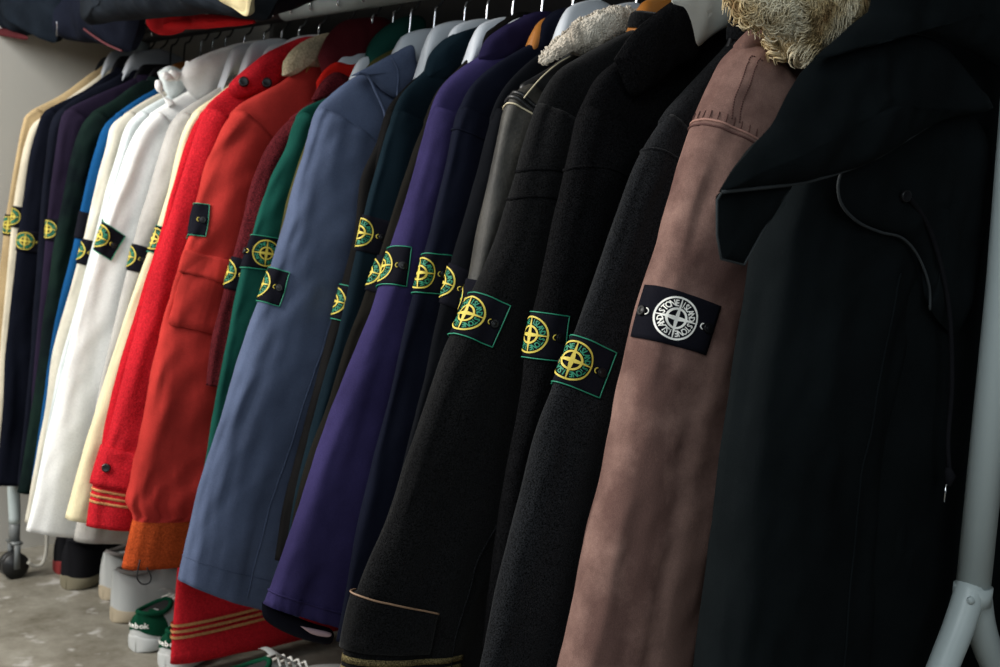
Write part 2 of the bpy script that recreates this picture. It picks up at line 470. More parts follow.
G(id='white', dx=-6, label='bright white jacket with a tilted compass badge on its sleeve', cat='jacket', t=1.475, m=fabric('bright_white', (.79, .79, .77), var=.06), hem=.3, w=(.18, .17), b=.026,
  edge=[(222, 72), (205, 84), (185, 95), (165, 106), (147, 120), (134, 142), (119, 185), (101, 240), (84, 300), (67, 370), (50, 440), (37, 500), (29, 530)], bd=[dict(px=98, py=238, vis=.35, rot=-.28)])
G(id='grey', dx=-2, label='light grey overshirt between the white and pale yellow jackets', cat='shirt', t=1.41, m=fabric('light_grey', (0.4000, 0.3840, 0.3600)), hem=.22, w=(.17, .16), bh=.22,
  edge=[(242, 70), (228, 82), (208, 94), (188, 106), (173, 119), (164, 140), (152, 180), (136, 230), (121, 290), (104, 360), (90, 430), (80, 500), (73, 540)], bd=[dict(px=126, py=258, scale=.92, vis=-.1, border=False)])
G(id='yellow', dx=-3, label='pale yellow jacket just left of the red coats', cat='jacket', t=1.35, m=fabric('pale_yellow', (.70, .62, .40), var=.1), hem=.2, bh=.22,
  edge=[(256, 66), (245, 75), (232, 84), (215, 97), (195, 112), (183, 135), (168, 190), (152, 240), (130, 300), (108, 370), (90, 430), (76, 480), (66, 518)], bd=[dict(px=155, py=240, scale=.92, vis=.2, border=True)])
G(id='scarlet', dx=-2, label='scarlet knit squeezed between the pale yellow jacket and red wool coat', cat='sweater', t=1.295, m=fabric('scarlet_knit', (.48, .012, .02), 'knit'), hem=.4,
  edge=[(262, 68), (250, 78), (232, 90), (210, 104), (196, 120), (184, 147), (172, 185), (159, 235), (139, 300), (118, 370), (102, 440), (95, 490)])
G(id='red', dx=-4, label='long red wool coat with two black shoulder buttons and tan cuff stripes', cat='coat', t=1.235, m=fabric('red_wool', (.46, .015, .023), 'knit', .15), hem=.03, bh=.235, bw=.2, w=(.165, .16), b=.028,
  edge=[(285, 52), (270, 58), (252, 68), (230, 86), (209, 104), (198, 126), (186, 160), (172, 208), (155, 262), (137, 330), (120, 395), (107, 440), (98, 470), (91, 500), (87, 526)])
G(id='brick', dx=-6, label='brick red bomber jacket with orange ribbed cuff and sleeve pocket', cat='jacket', t=1.155, m=fabric('brick_cotton', (.42, .034, .028), var=.28), hem=.36, w=(.175, .20), b=.032, cuff=.082, wr=.010, crease=1.8,
  edge=[(318, 62), (300, 72), (283, 83), (262, 93), (242, 104), (228, 119), (216, 142), (205, 170), (196, 205), (186, 245), (172, 290), (158, 350), (145, 420), (134, 480), (129, 515), (124, 568)], bd=[dict(px=198, py=221, vis=.0, rot=.15, blank='half')])
G(id='maroon', label='maroon wool jacket between the brick bomber and green jacket', cat='jacket', t=1.085, m=fabric('maroon_wool', (0.0788, 0.0105, 0.0135), 'wool'), hem=.36,
  edge=[(345, 82), (330, 90), (305, 105), (280, 125), (262, 150), (250, 180), (240, 220), (229, 260), (219, 300), (208, 350), (203, 385)], bd=[dict(px=224, py=270, vis=.1, border=False)])
G(id='green', dx=-2, label='forest green jacket with badge, left of the slate blue coat', cat='jacket', t=1.03, m=fabric('forest_green', (0.0085, 0.0612, 0.0467)), hem=.36, wr=.006, crease=1.3,
  edge=[(362, 84), (345, 92), (325, 99), (303, 109), (292, 125), (284, 150), (269, 180), (254, 225), (240, 275), (228, 330), (216, 390), (206, 450), (199, 500)], bd=[dict(px=257, py=253, vis=1.55, rot=.16)])
G(id='olive', label='thin olive green jacket directly behind the slate blue coat', cat='jacket', t=.985, m=fabric('olive_cotton', (.052, .048, .016)), hem=.36,
  edge=[(370, 86), (355, 96), (335, 104), (314, 116), (306, 138), (296, 165), (284, 205), (274, 250), (264, 300), (252, 380), (242, 450)])
G(id='slate', dx=-5, label='slate blue cotton coat with wide plain sleeve and pointed collar', cat='coat', t=.925, m=fabric('slate_cotton', (.085, .108, .178), var=.22), hem=.34, w=(.185, .20), b=.034, wr=.008, skew=.055, K=120, J=72,
  edge=[(392, 62), (372, 70), (352, 80), (332, 94), (318, 108), (309, 135), (297, 175), (284, 225), (268, 275), (250, 330), (232, 385), (214, 440), (199, 490), (188, 540), (179, 580)], bd=[dict(px=264, py=282, vis=.15, rot=.02)])
G(id='umber', label='thin dark umber jacket directly right of the slate blue coat', cat='jacket', t=.855, m=fabric('dark_umber', (0.0090, 0.0085, 0.0085)), hem=.36,
  edge=[(445, 55), (430, 66), (412, 80), (392, 100), (383, 118), (371, 160), (361, 205), (352, 240), (340, 285), (328, 330), (312, 390), (296, 450), (281, 510), (273, 560)], bd=[dict(px=336, py=300, vis=-.1)])
G(id='teal', dx=-5, label='blackish teal jacket with yellow badge, right of the slate blue coat', cat='jacket', t=.805, m=fabric('black_teal', (0.0060, 0.0132, 0.0192)), hem=.36, w=(.17, .15),
  edge=[(480, 32), (466, 42), (440, 60), (420, 78), (404, 96), (394, 120), (384, 150), (372, 195), (362, 235), (350, 290), (338, 340), (320, 400), (300, 480), (285, 560)], bd=[dict(px=357, py=232, vis=.0, border=False)])
G(id='soot', dx=-3, label='soot brown jacket with half hidden badge, left of the purple jacket', cat='jacket', t=.75, m=fabric('soot_brown', (0.0100, 0.0090, 0.0075)), hem=.36,
  edge=[(495, 36), (480, 48), (462, 66), (440, 90), (424, 125), (408, 165), (394, 205), (381, 250), (363, 300), (347, 340), (328, 400), (311, 450), (297, 500), (286, 555)], bd=[dict(px=358, py=266, vis=-.2, border=False)])
G(id='purple', dx=-4, label='purple cotton jacket with gathered cuff and green edged badge', cat='jacket', t=.69, m=fabric('purple_cotton', (0.0340, 0.0272, 0.0884), var=.3), hem=.36, w=(.165, .165), b=.03, gather=True, K=110, J=64,
  edge=[(545, 18), (522, 32), (500, 46), (474, 60), (452, 76), (438, 94), (429, 120), (419, 160), (406, 205), (391, 250), (375, 300), (355, 350), (335, 400), (315, 455), (296, 515), (279, 565), (264, 603)], bd=[dict(px=388, py=267, vis=.25, rot=.20)])
G(id='midnight', dx=-3, label='midnight blue jacket with green edged badge, right of the purple jacket', cat='jacket', t=.63, m=fabric('midnight_blue', (0.0066, 0.0078, 0.0156)), hem=.36, w=(.165, .165),
  edge=[(570, 20), (550, 34), (530, 45), (500, 62), (476, 82), (463, 105), (455, 130), (445, 175), (432, 225), (417, 280), (404, 330), (390, 390), (375, 450), (358, 520), (345, 590), (335, 640)], bd=[dict(px=424, py=275, vis=.3, rot=.20)])
G(id='coal', label='coal black jacket with angled badge, left of the leather jacket', cat='jacket', t=.58, m=fabric('coal_cotton', (0.0054, 0.0060, 0.0078)), hem=.36,
  edge=[(590, 18), (570, 34), (540, 52), (514, 74), (498, 95), (488, 120), (478, 160), (463, 210), (447, 265), (433, 320), (420, 380), (405, 440), (390, 520), (375, 600)], bd=[dict(px=443, py=284, vis=.0, rot=-.15, border=False)])
G(id='leather', label='worn black leather jacket with cream shearling collar and shoulder piping', cat='jacket', t=.515, m=fabric('worn_leather', (0.0192, 0.0180, 0.0162), 'leather', .3, .6, worn=(.040, .036, .029)), hem=.36, seam=.99,
  edge=[(590, 42), (570, 53), (550, 66), (530, 77), (512, 88), (502, 102), (494, 135), (485, 180), (476, 225), (466, 280), (450, 340), (430, 400), (415, 460)], bd=[dict(px=456, py=300, vis=-.6, border=False)])
G(id='charcoal', dx=-4, label='charcoal wool peacoat with fold up cuff tab and gold sleeve stripes', cat='coat', t=.45, m=fabric('charcoal_wool', (0.0069, 0.0069, 0.0074), 'wool', .2, sheen=.05), hem=.3, w=(.215, .20), b=.030, wr=.0045, K=120, J=72,
  edge=[(655, 22), (630, 32), (605, 44), (580, 57), (562, 68), (548, 86), (535, 113), (523, 150), (512, 190), (496, 240), (474, 290), (448, 345), (428, 400), (408, 455), (388, 515), (368, 560), (355, 595), (346, 640), (338, 690), (332, 730)], bd=[dict(px=468, py=314, rot=.06, scale=1.05)])
G(id='black_wool', dx=-3, label='black wool duffle jacket with white lined hood', cat='jacket', t=.37, m=fabric('black_wool', (0.0048, 0.0048, 0.0054), 'wool', .2), hem=.3, w=(.19, .18), b=.028,
  edge=[(690, 8), (672, 20), (645, 40), (620, 58), (600, 75), (588, 95), (577, 120), (567, 160), (556, 205), (546, 250), (536, 300), (527, 345), (520, 400), (505, 470), (492, 560), (480, 650)], bd=[dict(px=545, py=336, vis=.55, rot=.05)])
G(id='graphite', dx=-6, label='graphite wool coat with green edged badge, left of the dusty pink coat', cat='coat', t=.30, m=fabric('graphite_wool', (0.0101, 0.0107, 0.0122), 'wool', .2, sheen=.05), hem=.25, w=(.19, .19), b=.026, K=120, J=64,
  edge=[(745, 30), (730, 48), (710, 68), (688, 92), (668, 115), (650, 142), (636, 168), (622, 205), (608, 245), (593, 290), (573, 340), (556, 385), (541, 430), (526, 490), (511, 550), (496, 610), (483, 667), (472, 730)], bd=[dict(px=575, py=360, rot=.02, scale=1.05)])
G(id='pink', dx=-2, label='faded dusty pink cotton coat with curly fur collar and white compass badge', cat='coat', t=.215, m=fabric('dusty_pink', (.165, .093, .080), 'cotton', .25, worn=(.255, .155, .130)), hem=.2, w=(.195, .195), b=.045, K=130, J=80, seam=1.03, wr=.007,
  edge=[(800, 4), (780, 14), (760, 22), (742, 34), (727, 50), (712, 76), (699, 105), (686, 140), (673, 185), (661, 230), (648, 275), (635, 320), (622, 380), (610, 440), (597, 500), (583, 560), (571, 620), (561, 670), (550, 730)], bd=[dict(px=677, py=320, rot=.0, white=True, border=False, scale=1.0)])
G(id='black', label='large black cotton coat with wide cape collar at the near end', cat='coat', t=.095, m=fabric('black_cotton', (.0065, .0085, .0095), 'cotton', .25), hem=.12, w=(.25, .26), b=.052, K=130, J=80, bw=.26, bh=.30,
  edge=[(900, -12), (875, 8), (845, 35), (818, 70), (798, 110), (783, 150), (770, 190), (756, 240), (746, 300), (736, 360), (727, 420), (718, 480), (710, 560), (701, 640), (692, 740)])

info = {}
GARM.sort(key=lambda g: -g['t'])
for i, g in enumerate(GARM):
    gaps = [abs(g['t']-GARM[k]['t']) for k in (i-1, i+1) if 0 <= k < len(GARM)]
    if 'b' not in g: g['b'] = min(.03, min(gaps)*.42)
    kind = {'coat': 'coat', 'jacket': 'jacket', 'shirt': 'shirt', 'sweater': 'sweater'}[g['cat']]
    surf, V, F, O = make_sleeve(g)
    root = thing('hanging_'+kind, g['label'], g['cat'], (0, g['t'], g.get('hem', .38)), RACK_GROUP)
    g['root'] = root; g['surf'] = surf; g['O'] = O
    if g.get('cuff'):
        K, J = surf.K, surf.J; kc = int(np.argmax(surf.L[-1]-surf.L < g['cuff']))
        Vb = V[:kc*J+J]; Fb = grid_faces(kc+1, J)+[tuple(range(J))[::-1]]
        s_ = child('sleeve', Vb, Fb, g['m'], root)
        Vc = V[kc*J:]; Fc = [tuple(q-kc*J for q in f) for f in F if min(f) >= kc*J]
        child('ribbed_cuff', Vc, Fc, fabric('orange_rib', (.42, .066, .017), 'knit'), root)
    else:
        s_ = child('sleeve', V, F, g['m'], root)
    g['sleeve'] = s_
    V2 = [(-v[0], v[1]+.004, v[2]) for v in V]
    child('sleeve', V2, [f[::-1] for f in F], g['m'], root)
    bv, bf = make_body(g, O)
    g['body'] = child('body', bv, bf, fabric('black_leather', (.010, .010, .011), 'leather', .2, .4) if g['id'] == 'leather' else g['m'], root)
    for bdg in g.get('bd', []):
        bdg = dict(bdg)
        if bdg.get('blank') == 'half': bdg['blank'] = True
        px, py = bdg.pop('px'), bdg.pop('py')
        badge(root, surf, px, py, **bdg)
    # hanger
    nk = float(O[0, 1])
    g['neck'] = nk

BYID = {g['id']: g for g in GARM}
black_h = ('graphite', 'tan', 'navy', 'dpurp', 'dgreen')
wood_h = ('midnight', 'blue', 'brick', 'charcoal')
for g in GARM:
    kind = 'black' if g['id'] in black_h else ('wood' if g['id'] in wood_h else 'white')
    mat = {'black': MBL, 'wood': MWD, 'white': MW}[kind]
    low = g['label'].split(',')[0]
    lab = {'black': 'thin black hanger with dark hook holding the ', 'wood': 'brown wooden hanger holding the ', 'white': 'white plastic hanger holding the '}[kind]+' '.join(g['label'].replace(',', '').split()[:8])
    g['nz'] = min(g['neck'], 1.048 if g['t'] > .6 else 1.062)
    hanger(g['t'], mat, MBL if kind == 'black' else CH, g['nz']+.012, lab, 'hangers hooked over the rail',
           thick=.004 if kind == 'black' else min(.016, g['b']*.62), hump=.010 if kind == 'black' else (.036 if g['t'] < 1.0 else .030), hz=g['nz'], line=lambda u, g=g: float(np.interp(u, np.sort(g['O'][:, 0]), g['O'][np.argsort(g['O'][:, 0]), 1])))

# generic folded collars
def collar(g, h=.035, a=.065, lean=.012, mat=None, name='collar', b=None):
    t = g['t']; z0 = g['neck']-.012; b = b or max(.010, g['b']*.9); lean = min(lean, b*.5); V = []; J = 40
    prof = [(0, 0), (.004, h*.55), (.006, h), (lean*.5, h*1.08), (lean, h*.9), (lean*1.3, h*.35), (lean*1.2, .0)]
    for o, z in prof:
        for j in range(J):
            th = 2*pi*j/J
            V.append((-(a+o)*cos(th), t-(b*.7+o*.5)*sin(th), z0+z-.02*max(0, cos(th))*0+.002*nz(th*2, z*30, t*50)))
    return child(name, V, grid_faces(len(prof), J), mat or g['m'], g['root'])
for i_, h_ in (('navy', .016), ('ink', .018), ('dpurp', .02), ('dgreen', .02), ('ivory', .014), ('charcoal', .02), ('graphite', .03)):
    collar(BYID[i_], h=h_)

# seam tubes / stitches on sleeves --------------------------------------
def seam_ring(g, l, r=.0012, mat=None, name='seam', h=.0005, a0=-.03, a1=.2, bow=.0):
    s = g['surf']; V, F = tube([s.at(a, l-bow*(sin(pi*min(1, max(0, a/.15)))-a*2.5), h) for a in np.linspace(a0, a1, 40)], r, 6)
    return part_of(name, V, F, mat or g['m'], g['sleeve'])
def along(g, arc, l0, l1, r=.001, mat=None, name='seam', h=.0005):
    s = g['surf']; V, F = tube([s.at(arc, l, h) for l in np.linspace(l0, l1, 60)], r, 6)
    return part_of(name, V, F, mat or g['m'], g['sleeve'])

# ---- dusty pink: seams and fur
g = BYID['pink']; dkp = fabric('pink_seam', (.105, .055, .050)); lt = fabric('pink_seam_light', (.36, .20, .165))
LS = g['surf'].find(705, 118, -.01, .05)[1]
seam_ring(g, LS+.000, .0013, lt, 'armhole_seam', .0004, -.03, .19)
seam_ring(g, LS+.006, .0012, dkp, 'armhole_seam', .0006, -.03, .19)
V = []; F = []
for a in np.arange(-.02, .19, .0085):
    q = tube([g['surf'].at(a, LS-.011, .0004), g['surf'].at(a+.001, LS-.002, .0014)], .0006, 5); V, F = merge((V, F), q)
part_of('seam_stitches', V, F, dkp, g['sleeve'])

def on_body(px, py, t): return on_y(px, py, t)
def strap_px(pts, t, r, mat, root, name, n=40, seg=6):
    P, _ = catmull([on_y(x, y, t) for x, y in pts], n); V, F = tube(P, r, seg); return child(name, V, F, mat, root)

Q, _ = catmull([g['surf'].find(x, y, -.02, .16) for x, y in [(731, 122), (735, 100), (742, 78), (753, 58), (768, 44)]], 60)
for k in range(2, 58): Q[k] = Q[max(0, k-9):k+10].mean(0) if 9 < k < 50 else Q[k]
for off in (0, .009):
    V = []; F = []
    for k in range(0, 58, 2): V, F = merge((V, F), tube([g['surf'].at(Q[k][0]+off, Q[k][1], .0008), g['surf'].at(Q[k+1][0]+off, Q[k+1][1], .0008)], .0008, 5))
    part_of('stitch_line', V, F, dkp, g['sleeve'])

def curls(center_pts, nrm_fn, n, ln, r, mat, root, name, seed=1, curl=1.0):
    rnd = random.Random(seed); V = []; F = []
    for _ in range(n):
        p, nv = nrm_fn(rnd); p = np.array(p); nv = np.array(nv)/np.linalg.norm(nv)
        a = np.array([nz(*(p*38+i*7.7))*2+rnd.uniform(-.25, .25) for i in range(3)]); a -= nv*(a@nv); a /= np.linalg.norm(a)+1e-9
        bb = np.cross(nv, a); L = ln*rnd.uniform(.6, 1.3); ph = nz(*(p*22))*9+rnd.uniform(-.5, .5); R = L*.28*curl
        pts = []
        for k in range(9):
            f = k/8; pts.append(p+nv*L*f*.75+R*(a*(cos(ph+5*f*curl)-cos(ph))+bb*(sin(ph+5*f*curl)-sin(ph)))+np.array([0, 0, -L*.35*f*f]))
        q = tube(pts, [r, r*1.15, r*1.15, r*1.1, r, r*.9, r*.75, r*.5, r*.2], 4, caps=False); o = len(V)
        V += q[0]; F += [tuple(i+o for i in f_) for f_ in q[1]]
    return child(name, V, F, mat, root)
def fur_mat(name, cols):
    m, nt, b = nodes(name); N = nt.nodes; L = nt.links
    tc = N.new('ShaderNodeTexCoord'); n = N.new('ShaderNodeTexNoise'); n.inputs['Scale'].default_value = 24; n.inputs['Detail'].default_value = 3
    r = N.new('ShaderNodeValToRGB'); L.new(tc.outputs['Object'], n.inputs['Vector']); L.new(n.outputs['Fac'], r.inputs['Fac'])
    r.color_ramp.elements[0].position = .36; r.color_ramp.elements[0].color = (*cols[0], 1)
    r.color_ramp.elements[1].position = .66; r.color_ramp.elements[1].color = (*cols[2], 1)
    e = r.color_ramp.elements.new(.47); e.color = (*cols[1], 1)
    L.new(r.outputs[0], b.inputs['Base Color']); b.inputs['Roughness'].default_value = .7; b.inputs['Specular IOR Level'].default_value = .2
    return m
FUR = fur_mat('curly_fur', [(.16, .085, .03), (.50, .38, .20), (.78, .70, .52)])
FLC = fur_mat('shearling', [(.38, .33, .27), (.52, .46, .38), (.60, .55, .47)])
# fur collar of the pink coat: a core lobe covered in curls
core = [(742, -25), (738, -5), (742, 12), (760, 22), (778, 34), (785, 52), (792, 58), (806, 42), (825, 34), (848, 12), (865, -10), (850, -40), (790, -50)]
tF = .165
V, F = lobe(core, tF, .024, fold=.006, seed=5.)
fc = child('fur_collar', V, F, FUR, g['root'])
cz = [uz(x, y, tF) for x, y in core]
def pip(p, poly):
    c = False; n = len(poly)
    for i in range(n):
        a, b = poly[i], poly[i-1]
        if (a[1] > p[1]) != (b[1] > p[1]) and p[0] < (b[0]-a[0])*(p[1]-a[1])/(b[1]-a[1])+a[0]: c = not c
    return c
def lobe_sampler(poly, t, th, out=3.):
    Q, _ = catmull(list(poly)+[poly[0]], 121); x, y = Q[:-1, 0], Q[:-1, 1]; x2, y2 = np.roll(x, -1), np.roll(y, -1)
    A = (x*y2-x2*y).sum()/2; c = np.array([((x+x2)*(x*y2-x2*y)).sum(), ((y+y2)*(x*y2-x2*y)).sum()])/(6*A)
    n = len(x)
    def f(r):
        q = Q[r.randrange(n)]; rr = r.random()**.5; p = c+(q-c)*rr
        side = 1 if r.random() < .8 else -1; h = th*max(0, 1-rr**3)**.5*.93
        e = rr**3*out
        d = (q-c)/np.linalg.norm(q-c)
        return (-p[0], t-side*h, p[1]), (-d[0]*e, -side*1.0, d[1]*e-.1)
    return f
curls(None, lobe_sampler(cz, tF, .024, 1.2), 5200, .0135, .0012, FUR, g['root'], 'fur_curls', 3, 1.25)

# ---- shearling collar of the leather jacket
g = BYID['leather']; tF = .50
core = [(540, 64), (547, 52), (561, 38), (580, 22), (600, 12), (622, 8), (640, 12), (640, 22), (622, 30), (606, 38), (585, 50), (560, 53), (548, 58)]
V, F = lobe(core, tF, .018, fold=.004, seed=8.)
child('shearling_collar', V, F, FLC, g['root'])
curls(None, lobe_sampler([uz(x, y, tF) for x, y in core], tF, .018, .7), 5200, .0040, .0014, FLC, g['root'], 'shearling_curls', 4, 1.6)
pip_m = plain('cream_piping', (.55, .48, .33), .5)
LL = g['surf'].find(503, 106, -.01, .03)[1]
seam_ring(g, LL, .0011, pip_m, 'piping', .001, -.02, .10, .008)
V = []; F = []
s = g['surf']
for l in (LL-.018, LL-.010):
    q = tube([s.at(a, l, .001) for a in np.linspace(-.02, .11, 30)], .003, 7); V, F = merge((V, F), q)
part_of('shoulder_strap', V, F, fabric('black_leather', (.010, .010, .011), 'leather', .2, .35), g['sleeve'])
strap_px([(524, 98), (532, 88), (543, 76), (557, 64), (570, 56)], g['t']-g['b']-.001, .0009, pip_m, g['root'], 'piping')

# ---- red coat: buttons, strap, cuff tab, stripes
g = BYID['red']; s = g['surf']; stripe = fabric('tan_stripe', (.46, .22, .09), 'knit')
hood = [(318, 36), (300, 38), (272, 50), (252, 64), (238, 76), (228, 88), (236, 98), (252, 96), (268, 90), (285, 78), (305, 62), (322, 50)]
V, F = lobe(hood, g['t']-.022, .020, fold=.004, seed=11.)
hd = child('shoulder_tab', V, F, g['m'], g['root'])
def disc(c, r, h, nrm=(0, -1, 0), n=20):
    nrm = np.array(nrm, float); nrm /= np.linalg.norm(nrm); a = np.cross(nrm, [0, 0, 1.]); a /= np.linalg.norm(a); b = np.cross(nrm, a)
    V = []; prof = [(0, h), (r*.6, h), (r*.75, h*1.1), (r*.95, h*.9), (r, h*.4), (r, 0)]
    for rr, hh in prof:
        for j in range(n): V.append(np.array(c)+rr*(cos(2*pi*j/n)*a+sin(2*pi*j/n)*b)+hh*nrm)
    return V, grid_faces(len(prof), n)
for x, y in ((244, 82), (267, 83)):
    V, F = disc(on_y(x, y, g['t']-.042), .0085, .005, (-.6, -.8, .2)); part_of('button', V, F, BN(), hd)
Le = s.L[-1]
def wrap_patch(g, l0, l1, a0, a1, h, mat, name, nk=8, nj=40):
    s = g['surf']; V = [s.at(a, l, h) for l in np.linspace(l0, l1, nk) for a in np.linspace(a0, a1, nj)]
    F = grid_faces(nk, nj, closed=False); n0 = len(V)
    rim = list(range(nj))+[k*nj+nj-1 for k in range(1, nk)]+[(nk-1)*nj+k for k in range(nj-2, -1, -1)]+[k*nj for k in range(nk-2, 0, -1)]
    ls = np.linspace(l0, l1, nk); as_ = np.linspace(a0, a1, nj)
    for r in rim:
        k, j = divmod(r, nj); V.append(s.at(as_[j], ls[k], -.001))
    m = len(rim); F += [(rim[i], n0+i, n0+(i+1) % m, rim[(i+1) % m]) for i in range(m)]
    return part_of(name, V, F, mat, g['sleeve'])
tab = wrap_patch(g, Le-.130, Le-.068, -.02, .16, .006, g['m'], 'cuff_tab')
V, F = disc(s.at(.012, Le-.099, .006), .007, .004, s.at(.012, Le-.099, .01)-s.at(.012, Le-.099, 0)); part_of('tab_button', V, F, plain('dark_metal', (.05, .05, .05), .3, .8), g['sleeve'])
for k in range(3): wrap_patch(g, Le-.062+k*.0095, Le-.058+k*.0095, -.04, .17, .0012, stripe, 'sleeve_stripe', 2)
# stripes along the low front hem of its body
for k in range(3):
    V = []; zz = .098-k*.0105; bb = g['b']*.92; n = 60
    for j in range(n+1):
        th = -.9+2.35*j/n; w = .2345
        for dz in (-.0025, .0025):
            rise = .05*(1-cos(th)) if th > 0 else 0
            V.append((-(w+.0015)*spow(cos(th), .85), g['t']-(bb+.0042)*spow(sin(th), .8), zz+dz+rise*.25))
    part_of('hem_stripe', V, grid_faces(n+1, 2, closed=False), stripe, g['body'])

# ---- brick: sleeve pocket with flap, fleece lining
g = BYID['brick']; s = g['surf']
a_, l_ = s.find(186, 262, 0, .1); 
pk = wrap_patch(g, l_-.012, l_+.10, .012, .085, .007, g['m'], 'sleeve_pocket')
wrap_patch(g, l_-.018, l_+.018, .008, .090, .011, g['m'], 'pocket_flap')
along(g, .13, .02, s.L[-1]-.07, .0018, fabric('brick_dark', (.22, .02, .01)), 'sleeve_seam')
V, F = lobe([(282, 76), (284, 62), (296, 46), (315, 36), (335, 33), (345, 45), (338, 62), (322, 68), (305, 68), (292, 76)], g['t']-.004, .016, fold=.004, seed=4.)
child('fleece_lining', V, F, fabric('beige_fleece', (.52, .43, .29), 'fleece'), g['root'])
curls(None, lobe_sampler([uz(x, y, g['t']-.004) for x, y in [(284, 74), (286, 62), (297, 48), (316, 38), (334, 36), (340, 48), (334, 62), (305, 66)]], g['t']-.004, .016, .7), 900, .0030, .0010, fabric('beige_fleece', ()), g['root'], 'fleece_curls', 9, 1.5) if 'beige_fleece' in MATS else None
# drawcord loop at the cuff
P = [on_y(x, y, g['t']-.03) for x, y in [(140, 560), (138, 570), (137, 578), (142, 584), (149, 583), (151, 577), (147, 568)]]
Pq, _ = catmull(P, 30); V, F = tube(Pq, .0012, 6); child('drawcord', V, F, plain('black_cord', (.012, .012, .014), .6), g['root'])

# ---- hoods and collars seen between the hangers
def add_lobe(gid, pxs, dt, th, mat, name, seed=0., fold=.005, label=None, **k):
    g = BYID[gid]; i = GARM.index(g)
    if th > .006 and i+1 < len(GARM):
        lim = g['t']-GARM[i+1]['t']-GARM[i+1]['b']-.004
        if th-dt > lim: th, dt = max(.008, th*lim/(th-dt)), dt*lim/(th-dt)
    V, F = lobe(pxs, g['t']+dt, th, fold=fold, seed=seed, **k); o = child(name, V, F, mat, g['root'])
    if label: o['label'] = label
    return o
add_lobe('maroon', [(318, 58), (328, 36), (342, 22), (362, 18), (385, 18), (394, 30), (385, 48), (368, 66), (345, 72), (326, 78)], .015, .022, fabric('maroon_dark', (.085, .012, .016)), 'hood', 3.)
add_lobe('maroon', [(316, 82), (324, 70), (336, 62), (350, 64), (364, 62), (360, 74), (346, 82), (330, 92), (318, 92)], -.008, .007, fabric('red_lining', (.50, .015, .01)), 'collar_lining', 4., label='bright red collar lining')
add_lobe('maroon', [(312, 100), (322, 82), (336, 72), (352, 80), (346, 92), (328, 106)], -.018, .012, fabric('maroon_wool', ()), 'collar', 4.)
add_lobe('green', [(364, 66), (370, 46), (382, 30), (400, 18), (420, 16), (424, 28), (414, 44), (398, 60), (380, 74)], 0, .02, fabric('hood_green', (.008, .045, .035)), 'hood', 6.)
add_lobe('olive', [(362, 78), (372, 62), (392, 50), (406, 46), (408, 58), (392, 70), (374, 82)], 0, .016, fabric('olive_cotton', ()), 'collar', 7.)
add_lobe('teal', [(424, 78), (430, 56), (442, 41), (462, 30), (486, 24), (498, 30), (490, 46), (465, 66), (438, 84)], -.004, .016, fabric('black_teal', ()), 'collar', 51.)
add_lobe('soot', [(470, 56), (478, 34), (495, 22), (520, 12), (534, 16), (524, 36), (495, 58)], 0, .014, fabric('soot_brown', ()), 'collar', 52.)
add_lobe('purple', [(478, 58), (486, 40), (508, 24), (535, 12), (556, 14), (552, 30), (532, 44), (505, 60), (486, 66)], -.006, .014, fabric('purple_in_shadow', (.018, .014, .045)), 'collar', 53.)  # collar shadow painted in as a darker copy of the purple cotton
add_lobe('midnight', [(532, 50), (540, 26), (556, 10), (590, 6), (606, 12), (594, 30), (568, 50), (545, 58)], -.004, .012, fabric('midnight_blue', ()), 'collar', 54.)
add_lobe('coal', [(552, 56), (562, 32), (582, 17), (604, 12), (612, 22), (596, 44), (572, 60)], 0, .012, fabric('coal_cotton', ()), 'collar', 55.)
# slate collar
gs = BYID['slate']
slab = fabric('slate_cotton', ())
c1 = add_lobe('slate', [(350, 76), (370, 66), (392, 54), (412, 45), (416, 60), (421, 76), (410, 88), (398, 98), (384, 92), (372, 80), (362, 72)], -.03, .010, slab, 'collar', 9., fold=.003)
strap_px([(358, 73), (368, 76), (376, 92), (384, 110), (386, 122)], gs['t']-.046, .0022, slab, gs['root'], 'collar_seam')
strap_px([(392, 58), (398, 72), (397, 96)], gs['t']-.043, .0015, slab, gs['root'], 'collar_seam')
along(gs, .115, .02, gs['surf'].L[-1]-.01, .0012, slab, 'sleeve_seam')
seam_ring(gs, gs['surf'].L[-1]-.035, .0007, slab, 'hem_stitching', .0003)
# white collars and hood
add_lobe('pale', [(158, 72), (168, 66), (178, 68), (188, 80), (182, 92), (172, 98), (164, 88)], -.01, .015, fabric('pale_white', ()), 'collar', 12., fold=.009)
for pts_, r_ in (([(170, 72), (176, 75), (184, 71), (190, 64)], .007), ([(158, 80), (160, 90), (166, 99), (171, 104)], .006), ([(163, 74), (170, 78), (178, 80), (186, 76)], .006)):
    strap_px(pts_, BYID['white']['t']-.012, [r_*(.7+.5*sin(q*1.3)) for q in np.linspace(0, 6, 40)], MATS['bright_white'], BYID['white']['root'], 'ruffled_collar', seg=12)
add_lobe('white', [(180, 78), (186, 64), (205, 54), (235, 44), (262, 40), (272, 46), (262, 60), (240, 72), (222, 86), (202, 100), (190, 94)], -.018, .022, fabric('bright_white', ()), 'hood', 13., fold=.006)
o = add_lobe('white', [(238, 62), (250, 54), (258, 62), (246, 72)], -.045, .003, plain('grey_tag', (.42, .38, .38), .6), 'label_tag', 1., fold=0., smooth=False)
o = add_lobe('white', [(233, 66), (236, 64), (244, 73), (240, 75)], -.047, .003, BK(), 'tag_edge', 1., fold=0., smooth=False)
